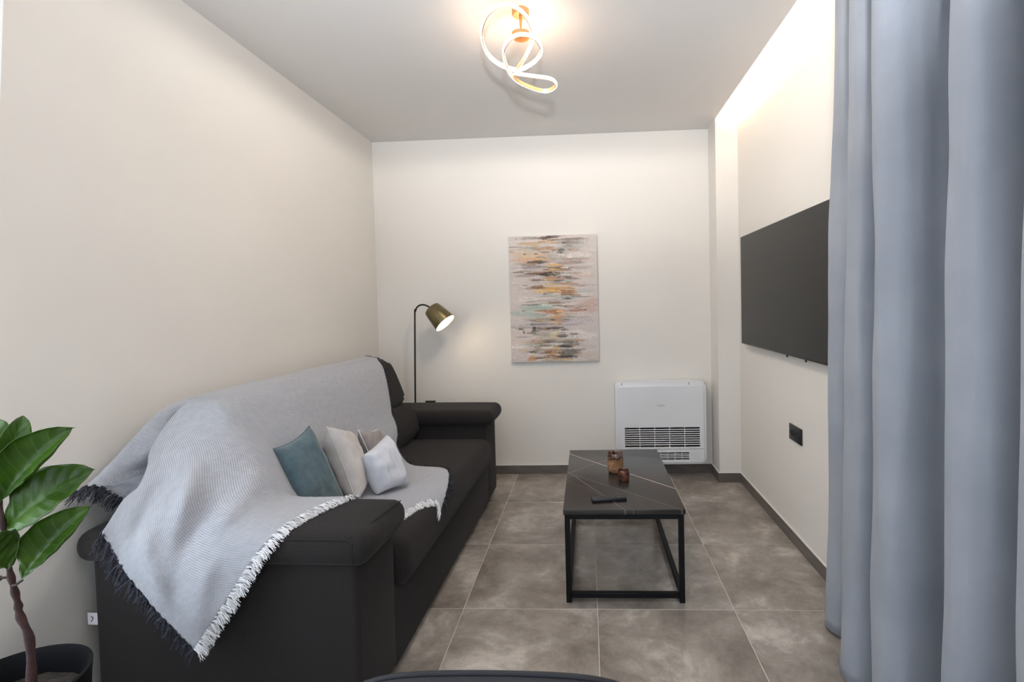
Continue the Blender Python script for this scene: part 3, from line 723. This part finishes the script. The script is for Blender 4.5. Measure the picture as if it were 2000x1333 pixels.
S_ = [ (.3,.13,.32,.05,(196,178,160),.6),(.55,.20,.3,.06,(178,160,146),.6),(.42,.02,.12,.018,(110,82,66),.9),(.50,.01,.10,.012,(70,58,50),.9),(.50,.035,.09,.010,(96,72,58),.9),
 (.66,.06,.22,.018,(150,138,132),.7),(.60,.12,.07,.020,(80,84,82),.9),(.68,.10,.2,.016,(150,146,140),.6),(.22,.16,.22,.035,(214,180,142),.7),(.25,.19,.24,.02,(206,150,98),.6),(.40,.11,.14,.02,(176,128,96),.7),
 (.19,.143,.03,.006,(58,44,38),1),(.31,.143,.03,.005,(64,50,44),.9),(.32,.21,.13,.014,(72,66,54),.9),(.22,.23,.12,.01,(110,100,96),.7),(.12,.25,.14,.012,(190,178,180),.7),(.30,.25,.14,.018,(138,124,128),.7),
 (.50,.245,.11,.030,(216,178,120),.95),(.58,.26,.07,.022,(176,126,70),.8),(.78,.16,.2,.02,(226,212,204),.6),(.75,.26,.22,.02,(168,146,144),.6),(.42,.30,.24,.016,(92,72,64),.85),(.48,.305,.13,.020,(58,44,40),.95),(.16,.315,.16,.014,(150,128,120),.7),
 (.62,.33,.14,.012,(96,74,68),.8),(.34,.35,.13,.014,(110,84,76),.8),(.48,.345,.09,.02,(196,142,84),.8),(.60,.365,.16,.014,(140,150,142),.6),(.72,.345,.12,.01,(120,84,70),.7),(.84,.32,.16,.02,(208,180,164),.5),
 (.18,.39,.04,.004,(60,54,50),1),(.50,.43,.26,.034,(212,164,96),.95),(.32,.405,.08,.020,(120,78,46),.8),(.66,.445,.12,.030,(168,114,58),.85),(.45,.44,.16,.016,(232,192,130),.8),(.82,.40,.18,.01,(140,106,90),.6),(.7,.475,.12,.01,(130,98,74),.7),
 (.62,.495,.16,.020,(140,158,150),.7),(.66,.50,.06,.008,(72,80,76),.9),(.80,.49,.14,.006,(104,90,84),.7),(.35,.50,.3,.014,(214,210,206),.7),(.9,.56,.14,.07,(196,164,148),.7),
 (.30,.57,.24,.036,(160,178,166),.85),(.15,.61,.18,.036,(168,184,174),.8),(.45,.55,.16,.012,(216,224,214),.8),(.23,.545,.12,.006,(96,96,90),.8),(.16,.59,.03,.006,(70,66,60),.9),(.37,.595,.12,.008,(52,48,44),1),
 (.52,.605,.14,.022,(186,116,66),.9),(.58,.61,.06,.016,(236,206,158),.9),(.54,.64,.06,.03,(206,148,98),.8),(.76,.60,.14,.012,(168,112,88),.85),(.86,.595,.02,.006,(110,70,56),.9),(.42,.70,.5,.03,(192,186,190),.6),(.27,.64,.16,.022,(176,190,180),.7),(.80,.68,.24,.03,(200,184,188),.7),
 (.52,.69,.10,.025,(212,168,120),.7),(.36,.70,.16,.008,(100,88,86),.8),(.12,.735,.035,.008,(72,60,58),.9),(.15,.76,.012,.018,(80,68,62),.8),(.27,.735,.025,.018,(62,58,54),.9),(.24,.77,.06,.006,(96,90,84),.8),(.29,.78,.04,.008,(90,86,78),.8),(.14,.80,.10,.006,(130,120,114),.6),
 (.54,.735,.14,.010,(88,68,62),.9),(.62,.745,.06,.012,(58,56,54),.85),(.42,.79,.18,.03,(170,172,152),.7),(.50,.79,.07,.036,(222,208,168),.85),(.58,.795,.08,.016,(44,44,42),1),(.88,.79,.16,.03,(226,216,210),.7),
 (.50,.83,.2,.02,(160,150,130),.7),(.26,.86,.13,.012,(164,178,168),.7),(.68,.86,.14,.022,(112,108,98),.85),(.62,.88,.13,.010,(52,48,44),.95),(.40,.87,.12,.010,(96,86,76),.7),(.52,.90,.06,.02,(206,182,130),.8),
 (.25,.92,.10,.008,(60,54,50),.9),(.46,.93,.12,.030,(176,122,66),.9),(.66,.93,.16,.034,(96,90,78),.85),(.36,.93,.12,.01,(90,80,74),.7),(.57,.965,.22,.014,(46,40,36),.95),(.45,.96,.1,.014,(120,86,54),.8),(.24,.975,.06,.022,(196,142,92),.85),(.10,.94,.12,.04,(206,192,188),.7),(.86,.95,.16,.02,(200,176,160),.5) ]
pal = [(190,152,110),(206,174,128),(96,78,68),(60,52,48),(150,132,120),(160,176,166),(222,212,204),(176,150,136),(120,100,86),(232,224,214),(140,138,132),(170,128,92)]
for k in range(190):
    cy_ = rng.random(); cx_ = np.clip(rng.normal(.48, .17), .03, .95); c0 = pal[int(rng.integers(len(pal)))]
    stroke(cx_, cy_, rng.uniform(.04, .22), rng.uniform(.005, .018), c0, rng.uniform(.35, .75))
for s in S_:
    stroke(*s[:4], s[4], s[5], 1.0)
for k in range(260):
    cy_ = rng.random(); cx_ = np.clip(rng.normal(.48, .15), .03, .95); c0 = pal[int(rng.integers(len(pal)))]
    stroke(cx_, cy_, rng.uniform(.015, .09), rng.uniform(.003, .008), c0, rng.uniform(.4, .8), 1.3)
img *= (.93 + .14 * fine)[..., None]
yy = np.array(img)
bm = bmesh.new(); cl = bm.loops.layers.float_color.new('paint')
vr = [[bm.verts.new((PX0 + (PX1 - PX0) * i / (W_ - 1), PY - .0015 * (streak[j, i] + fine[j, i] - .6), PZ1 - (PZ1 - PZ0) * j / (H_ - 1))) for i in range(W_)] for j in range(H_)]
for j in range(H_ - 1):
    for i in range(W_ - 1):
        f = bm.faces.new((vr[j][i], vr[j + 1][i], vr[j + 1][i + 1], vr[j][i + 1]))
        for l, (a, b) in zip(f.loops, ((j, i), (j + 1, i), (j + 1, i + 1), (j, i + 1))): l[cl] = (*np.clip(yy[a, b], 0, 1), 1)
M_paint = mat('acrylic_strokes', (.6, .6, .6), .55); _p = NT(M_paint); _a = _p.n('ShaderNodeVertexColor', layer_name='paint'); _p.l(_a.outputs[0], _p.b.inputs['Base Color'])
NOFIX[0] = True; obj('painted_face', bm, M_paint, pt, smooth=180); NOFIX[0] = False
obj('canvas', bx(PX0, PX1, PY + .0015, YB - .001, PZ0, PZ1, bev=.0015, seg=1), M_white_fab, pt)

# ------------------------------------------------------------------ ceiling lamp
cl_ = thing('ceiling_lamp', (-.27, 2.289, H), 'gold looping ribbon LED lamp glowing on the ceiling', 'lamp')
obj('canopy', lathe(bmesh.new(), [(.001, H - .022), (.034, H - .022), (.038, H - .018), (.038, H)], -.27, 2.289, 32), M_gold, cl_)
obj('stem', lathe(bmesh.new(), [(.0065, H - .1), (.0065, H - .02)], -.27, 2.289, 12, True), M_gold, cl_)
obj('hub', lathe(bmesh.new(), [(.001, H - .122), (.038, H - .122), (.042, H - .118), (.042, H - .102), (.001, H - .100)], -.27, 2.289, 32), M_gold, cl_)
LP = [(-0.312, 2.449, 2.50), (-0.255, 2.37, 2.53), (-0.215, 2.275, 2.56), (-0.239, 2.183, 2.60), (-0.308, 2.135, 2.62), (-0.388, 2.152, 2.60), (-0.438, 2.24, 2.57), (-0.437, 2.33, 2.53), (-0.393, 2.415, 2.51), (-0.312, 2.449, 2.495), (-0.233, 2.41, 2.505), (-0.186, 2.354, 2.53), (-0.206, 2.278, 2.55), (-0.265, 2.250, 2.555), (-0.319, 2.261, 2.54), (-0.353, 2.307, 2.515), (-0.352, 2.402, 2.485), (-0.328, 2.495, 2.472), (-0.276, 2.553, 2.46), (-0.189, 2.599, 2.45), (-0.133, 2.544, 2.452), (-0.155, 2.49, 2.462), (-0.242, 2.487, 2.478), (-0.331, 2.475, 2.49)]
c_ = spline(LP, 260)
def ribbon(off0, off1, z0, z1):
    bm = bmesh.new(); rings = []
    for k in range(len(c_)):
        t_ = c_[min(k + 1, len(c_) - 1)] - c_[max(k - 1, 0)]; L = math.hypot(t_[0], t_[1]); n = np.array((-t_[1] / L, t_[0] / L, 0)); 
        n = np.array((t_[1] / L, -t_[0] / L, 0)) * -1
        rings.append([bm.verts.new(c_[k] + n * o + np.array((0, 0, z))) for o, z in ((off0, z0), (off1, z0), (off1, z1), (off0, z1))])
    for a, b in zip(rings, rings[1:]):
        for k in range(4): bm.faces.new((a[k], a[(k + 1) % 4], b[(k + 1) % 4], b[k]))
    bm.faces.new(rings[0][::-1]); bm.faces.new(rings[-1]); return bm
obj('ribbon', ribbon(-.0036, .0008, -.0085, .009), M_gold, cl_)
obj('led_diffuser', ribbon(.0010, .0060, -.0075, .0070), M_led, cl_)
ld = bpy.data.lights.new('ribbon_light', 'SPOT'); ld.energy = DOWN_E; ld.color = (1.0, .93, .84); ld.spot_size = math.radians(178); ld.spot_blend = .06; ld.shadow_soft_size = .12
lo = bpy.data.objects.new('ribbon_light', ld); C.objects.link(lo); lo.location = (-.27, 2.36, 2.585)

# ------------------------------------------------------------------ floor lamp
LX, LY = -1.345, 3.772
flp = thing('floor_lamp', (LX, LY, 0), 'slim dark floor lamp with a tilted bronze shade behind the sofa', 'lamp')
obj('base', lathe(bmesh.new(), [(.001, 0), (.115, 0), (.118, .006), (.115, .014), (.012, .020), (.001, .020)], LX, LY, 40), M_pole, flp)
tip = Vector((-1.172, 3.735, 1.348))
top = [(LX, LY, .015), (LX + .012, LY, .63), (LX + .030, LY, 1.28), (LX + .036, LY - .002, 1.325), (LX + .052, LY - .006, 1.358), (LX + .080, LY - .010, 1.374), (LX + .115, LY - .018, 1.374), (LX + .150, LY - .028, 1.360), tuple(tip)]
obj('pole', tube(bmesh.new(), spline(top, 60), .0065, 10), M_pole, flp, smooth=180)
ax = Vector((.112, -.022, -.118)).normalized(); sc = Vector((-1.170, 3.735, 1.345))
def shade(prof):
    b = lathe(bmesh.new(), prof, 0, 0, 48); q = Vector((0, 0, 1)).rotation_difference(ax).to_matrix().to_4x4()
    b.transform(Matrix.Translation(sc) @ q); return b
NOFIX[0] = False
sh = obj('lamp_shade', shade([(.001, -.004), (.052, -.004), (.062, .002), (.068, .03), (.085, .155), (.0845, .156), (.0665, .03), (.060, .005), (.001, .001)]), M_shade, flp, smooth=60)
obj('shade_lining', shade([(.010, .008), (.058, .008), (.0655, .032), (.0830, .154)]), M_shade_in, sh, smooth=60)
q_ = Vector((0, 0, 1)).rotation_difference(ax).to_matrix().to_4x4()
b = bmesh.new(); bmesh.ops.create_uvsphere(b, u_segments=24, v_segments=14, radius=.030); b.transform(Matrix.Translation(sc + ax * .095)); obj('bulb', b, M_bulb, flp, smooth=180)
obj('bulb_socket', shade([(.001, .006), (.014, .006), (.014, .066), (.001, .066)]), M_shade_in, flp)

# ------------------------------------------------------------------ curtain
def plan(z):
    f = z / 2.5
    P = [(1.085, 2.10), (.995 + .03 * f, 2.13 - .02 * f), (.948 + .055 * f, 2.06), (.968 + .05 * f, 1.99), (1.03, 1.955), (1.02, 1.90), (.935 + .035 * f, 1.875), (.880 + .05 * f, 1.80), (.890 + .05 * f, 1.725), (.975 + .02 * f, 1.700), (1.045, 1.74), (1.075, 1.66),
         (.985, 1.585), (.885 + .02 * f, 1.60), (.845 + .02 * f, 1.53), (.880 + .005 * f, 1.475), (.935, 1.455), (1.000 + .0 * f, 1.45), (1.060, 1.43), (1.075, 1.36), (.99, 1.275), (.893, 1.275), (.858 + .015 * f, 1.225), (.885 + .01 * f, 1.175), (.955, 1.15), (1.035, 1.155),
         (1.075, 1.11), (.98, 1.055), (.88, 1.06), (.845, .99), (.90, .925), (1.02, .91), (1.07, .85), (.98, .79), (.88, .78), (.85, .70), (.92, .63), (1.04, .60), (1.06, .53), (.95, .48), (.87, .44), (.93, .37), (1.05, .34)]
    return P
NC, NZ = 520, 60
V = np.zeros((NC, NZ, 3))
for b in range(NZ):
    z = .018 + (2.783 - .018) * b / (NZ - 1)
    q = spline(plan(z), NC)
    for a in range(NC):
        s = a / (NC - 1)
        n1 = noise.noise(Vector((s * 26, z * 1.1, 2))) * .020 + noise.noise(Vector((s * 70, z * 2.2, 7))) * .007 + noise.noise(Vector((s * 40 + z * 3, z * 2.5, 17))) * .005
        amp = .6 + .4 * min(1, (2.8 - z) / 1.2)
        hem = .0
        V[a, b] = (min(1.098, q[a][0] + n1 * amp), q[a][1] + .012 * noise.noise(Vector((s * 18, z * 1.1, 11))) * amp, z + hem)
cu = obj('curtain', grid_bm(V), M_curt, loc=(.97, 1.5, .018), smooth=180)
tag(cu, 'long blue-grey linen curtain hanging in deep folds in front of the right wall', 'curtain')
md = cu.modifiers.new('thickness', 'SOLIDIFY'); md.thickness = .003; md.offset = 0
hm = obj('hem', bmesh.new(), M_curt, cu) if False else None
rl = obj('curtain_rail', bx(1.02, 1.045, .2, 2.2, 2.785, 2.799, bev=.002, seg=1), M_winframe); tag(rl, 'slim white curtain rail inside the ceiling recess above the blue-grey curtain', 'rail')

# white sheer at the side window
V = np.zeros((160, 40, 3))
for b in range(40):
    z = .03 + (2.66 - .03) * b / 39
    for a in range(160):
        s = a / 159; edge = 1.352 + .080 * (z - 1.86)
        V[a, b] = (XL + .045 + .006 * math.sin(s * 70 + .4 * math.sin(z * 2)), edge - s * 1.30, z)
shc = obj('sheer_curtain', grid_bm(V), M_sheer, loc=(XL + .065, .7, .03), smooth=180)
tag(shc, 'bright white sheer curtain edge at the far upper left', 'curtain')

# ------------------------------------------------------------------ fiddle leaf fig
pl = thing('potted_fiddle_leaf_fig', (-1.37, 1.07, 0), 'fiddle leaf fig with broad green leaves in a black pot beside the sofa', 'plant')
pp = obj('pot', lathe(bmesh.new(), [(.001, .0), (.115, .0), (.122, .01), (.150, .47), (.153, .50), (.147, .503), (.144, .49), (.138, .43), (.001, .43)], -1.37, 1.07, 56), M_pot, pl, smooth=50)
b = lathe(bmesh.new(), [(.001, .440), (.05, .441), (.10, .438), (.1375, .435), (.1375, .431), (.001, .431)], -1.37, 1.07, 40)
for v in b.verts: v.co.z += .006 * noise.noise(v.co * 40)
obj('soil', b, M_soil, pl)
tr = [(-1.295, 1.062, .43), (-1.287, 1.06, .523), (-1.286, 1.06, .623), (-1.302, 1.057, .68), (-1.309, 1.06, .706), (-1.307, 1.052, .75), (-1.312, 1.05, .794), (-1.332, 1.06, .872), (-1.350, 1.07, .932), (-1.36, 1.07, .98)]
ts = spline(tr, 50); rad = [.0092 - .005 * k / 49 + .0012 * math.sin(k * 1.3) for k in range(50)]
obj('trunk', tube(bmesh.new(), ts, .01, 10, taper=rad), M_bark, pl, smooth=180)
def leafmat():
    m = mat('fig_leaf', (.03, .09, .01), .38, spec=.45); t = NT(m)
    tc = t.n('ShaderNodeTexCoord'); sp = t.n('ShaderNodeSeparateXYZ'); t.l(tc.outputs['UV'], sp.inputs[0])
    # midrib + side veins in leaf coordinates (u along, v across -1..1 mapped 0..1)
    a = t.n('ShaderNodeMath', operation='SUBTRACT'); t.l(sp.outputs[1], a.inputs[0]); a.inputs[1].default_value = .5
    ab = t.n('ShaderNodeMath', operation='ABSOLUTE'); t.l(a.outputs[0], ab.inputs[0])
    k = t.n('ShaderNodeMath', operation='MULTIPLY_ADD'); t.l(ab.outputs[0], k.inputs[0]); k.inputs[1].default_value = -.45; t.l(sp.outputs[0], k.inputs[2])
    k2 = t.n('ShaderNodeMath', operation='MULTIPLY'); t.l(k.outputs[0], k2.inputs[0]); k2.inputs[1].default_value = 50
    sn = t.n('ShaderNodeMath', operation='SINE'); t.l(k2.outputs[0], sn.inputs[0])
    mr = t.n('ShaderNodeMapRange'); mr.inputs['From Min'].default_value = .93; mr.inputs['From Max'].default_value = 1.0; t.l(sn.outputs[0], mr.inputs['Value'])
    mr2 = t.n('ShaderNodeMapRange'); mr2.inputs['From Min'].default_value = .0; mr2.inputs['From Max'].default_value = .022; mr2.inputs['To Min'].default_value = 1; mr2.inputs['To Max'].default_value = 0; t.l(ab.outputs[0], mr2.inputs['Value'])
    mxx = t.n('ShaderNodeMath', operation='MAXIMUM'); t.l(mr.outputs[0], mxx.inputs[0]); t.l(mr2.outputs[0], mxx.inputs[1])
    nz = t.n('ShaderNodeTexNoise', i_Scale=14, i_Detail=4); t.l(tc.outputs['Object'], nz.inputs['Vector'])
    rp = t.n('ShaderNodeValToRGB'); rp.color_ramp.elements[0].position = .3; rp.color_ramp.elements[1].position = .7; rp.color_ramp.elements[0].color = (.026, .066, .004, 1); rp.color_ramp.elements[1].color = (.062, .150, .008, 1); t.l(nz.outputs['Fac'], rp.inputs[0])
    mx = t.n('ShaderNodeMix', data_type='RGBA'); fm = t.n('ShaderNodeMath', operation='MULTIPLY'); t.l(mxx.outputs[0], fm.inputs[0]); fm.inputs[1].default_value = .5
    t.l(fm.outputs[0], mx.inputs['Factor']); t.l(rp.outputs[0], mx.inputs[6]); mx.inputs[7].default_value = (.09, .19, .03, 1)
    t.l(mx.outputs[2], t.b.inputs['Base Color'])
    bp = t.n('ShaderNodeBump', i_Strength=.18, i_Distance=.003); t.l(sn.outputs[0], bp.inputs['Height']); t.l(bp.outputs[0], t.b.inputs['Normal'])
    tl = t.n('ShaderNodeBsdfTranslucent'); t.l(mx.outputs[2], tl.inputs[0]); ms = t.n('ShaderNodeMixShader'); ms.inputs[0].default_value = .2
    out = [n for n in t.t.nodes if n.type == 'OUTPUT_MATERIAL'][0]; t.l(t.b.outputs[0], ms.inputs[1]); t.l(tl.outputs[0], ms.inputs[2]); t.l(ms.outputs[0], out.inputs[0])
    return m
M_leaf = leafmat()
def leaf(base, tip_, width, nrm, fold=.5, droop=.1, stem=None, curl=0.0, rnd=1.3):
    base, tip_ = Vector(base), Vector(tip_); ax_ = tip_ - base; L = ax_.length; ax_.normalize(); n = Vector(nrm); n = (n - ax_ * n.dot(ax_)).normalized(); s = ax_.cross(n)
    NU_, NW = 26, 13; V = np.zeros((NU_, NW, 3))
    for i in range(NU_):
        t = i / (NU_ - 1)
        wd = width / 2 * (math.sin(math.pi * t ** rnd) ** .55) if 0 < t < 1 else .0008
        mid = base + ax_ * L * t + n * (droop * L * math.sin(math.pi * t)) - n * curl * L * t * t
        for j in range(NW):
            v = 2 * j / (NW - 1) - 1
            off = s * wd * v * math.cos(fold * abs(v)) + n * wd * abs(v) * math.sin(fold) * (1 - .25 * abs(v))
            rip = n * (.0028 * math.sin(t * 32 - abs(v) * 3) + .005 * math.sin(t * 7 + v * 2)) * abs(v)
            V[i, j] = mid + off + rip
    o = obj('leaf', grid_bm(V), M_leaf, pl, smooth=180)
    md = o.modifiers.new('thickness', 'SOLIDIFY'); md.thickness = .0012
    if stem:
        obj('petiole', tube(bmesh.new(), [stem, (Vector(stem) + base) / 2 + Vector((0, 0, -.003)), base + ax_ * .004], .0028, 7), M_bark, pl, smooth=180)
leaf((-1.372, 1.075, .955), (-1.335, 1.115, 1.125), .062, (.75, -.6, -.15), .5, .05, (-1.357, 1.07, .95))
leaf((-1.352, 1.070, .930), (-1.213, 1.115, 1.095), .150, (.30, -.85, .35), 1.0, .10, (-1.350, 1.07, .925), rnd=1.75)
leaf((-1.342, 1.068, .868), (-1.180, 1.125, .992), .130, (.20, -.80, .55), .50, .10, (-1.333, 1.06, .868), rnd=1.25)
leaf((-1.275, 1.040, .768), (-1.160, 1.095, .915), .135, (.30, -.85, .35), 1.0, .12, (-1.309, 1.05, .755), rnd=1.8)
leaf((-1.309, 1.045, .798), (-1.265, .905, .890), .150, (-.1, -.55, .85), .25, .05, (-1.312, 1.05, .800))
leaf((-1.325, 1.045, .775), (-1.425, .99, .765), .060, (0, -.2, 1), .3, .05, (-1.311, 1.05, .778))
leaf((-1.365, 1.07, .90), (-1.52, 1.00, 1.01), .12, (.2, -.3, 1), .5, .1, (-1.34, 1.065, .89))
leaf((-1.365, 1.08, .97), (-1.47, 1.12, 1.12), .11, (.5, -.4, .5), .5, .1, (-1.355, 1.07, .95))
leaf((-1.34, 1.03, .85), (-1.44, .90, .90), .12, (0, .1, 1), .5, .1, (-1.322, 1.055, .84))

# ------------------------------------------------------------------ chair in the foreground (only the top edge of its back shows)
ch = thing('dining_chair', (-.16, .58, 0), 'dark upholstered chair back with black piping at the bottom edge', 'chair')
def arch(x, zb, zt, half): return zt - .034 * ((x + .15) / half) ** 2
outl = []
hw = .24
xs = np.linspace(-hw, hw, 25)
pr = [(-.172 + x, .7375 - .010 * (abs(x) / hw) ** 2 - .020 * (abs(x) / hw) ** 6) for x in xs]
prof = [(pr[0][0] + .02, .48)] + pr + [(pr[-1][0] - .02, .48)]
bm = prism(bmesh.new(), prof, 'y', .765, .825, .012, 3)
obj('backrest', bm, M_chair, ch, smooth=50)
for y in (.770, .820):
    obj('piping', tube(bmesh.new(), [(x, y, z) for x, z in [(pr[0][0] + .015, .50)] + [(x_, z_ + .0005) for x_, z_ in pr] + [(pr[-1][0] - .015, .50)]], .0055, 8), M_piping, ch, smooth=180)
obj('seat', soft(-.385, .085, .36, .80, .42, .50, .035, crown=(0, 0, .01)), M_chair, ch, smooth=50)
for x in (-.35, .05):
    for y in (.40, .76):
        obj('leg', lathe(bmesh.new(), [(.010, 0), (.016, .43)], x, y, 14, True), M_blackmetal, ch)
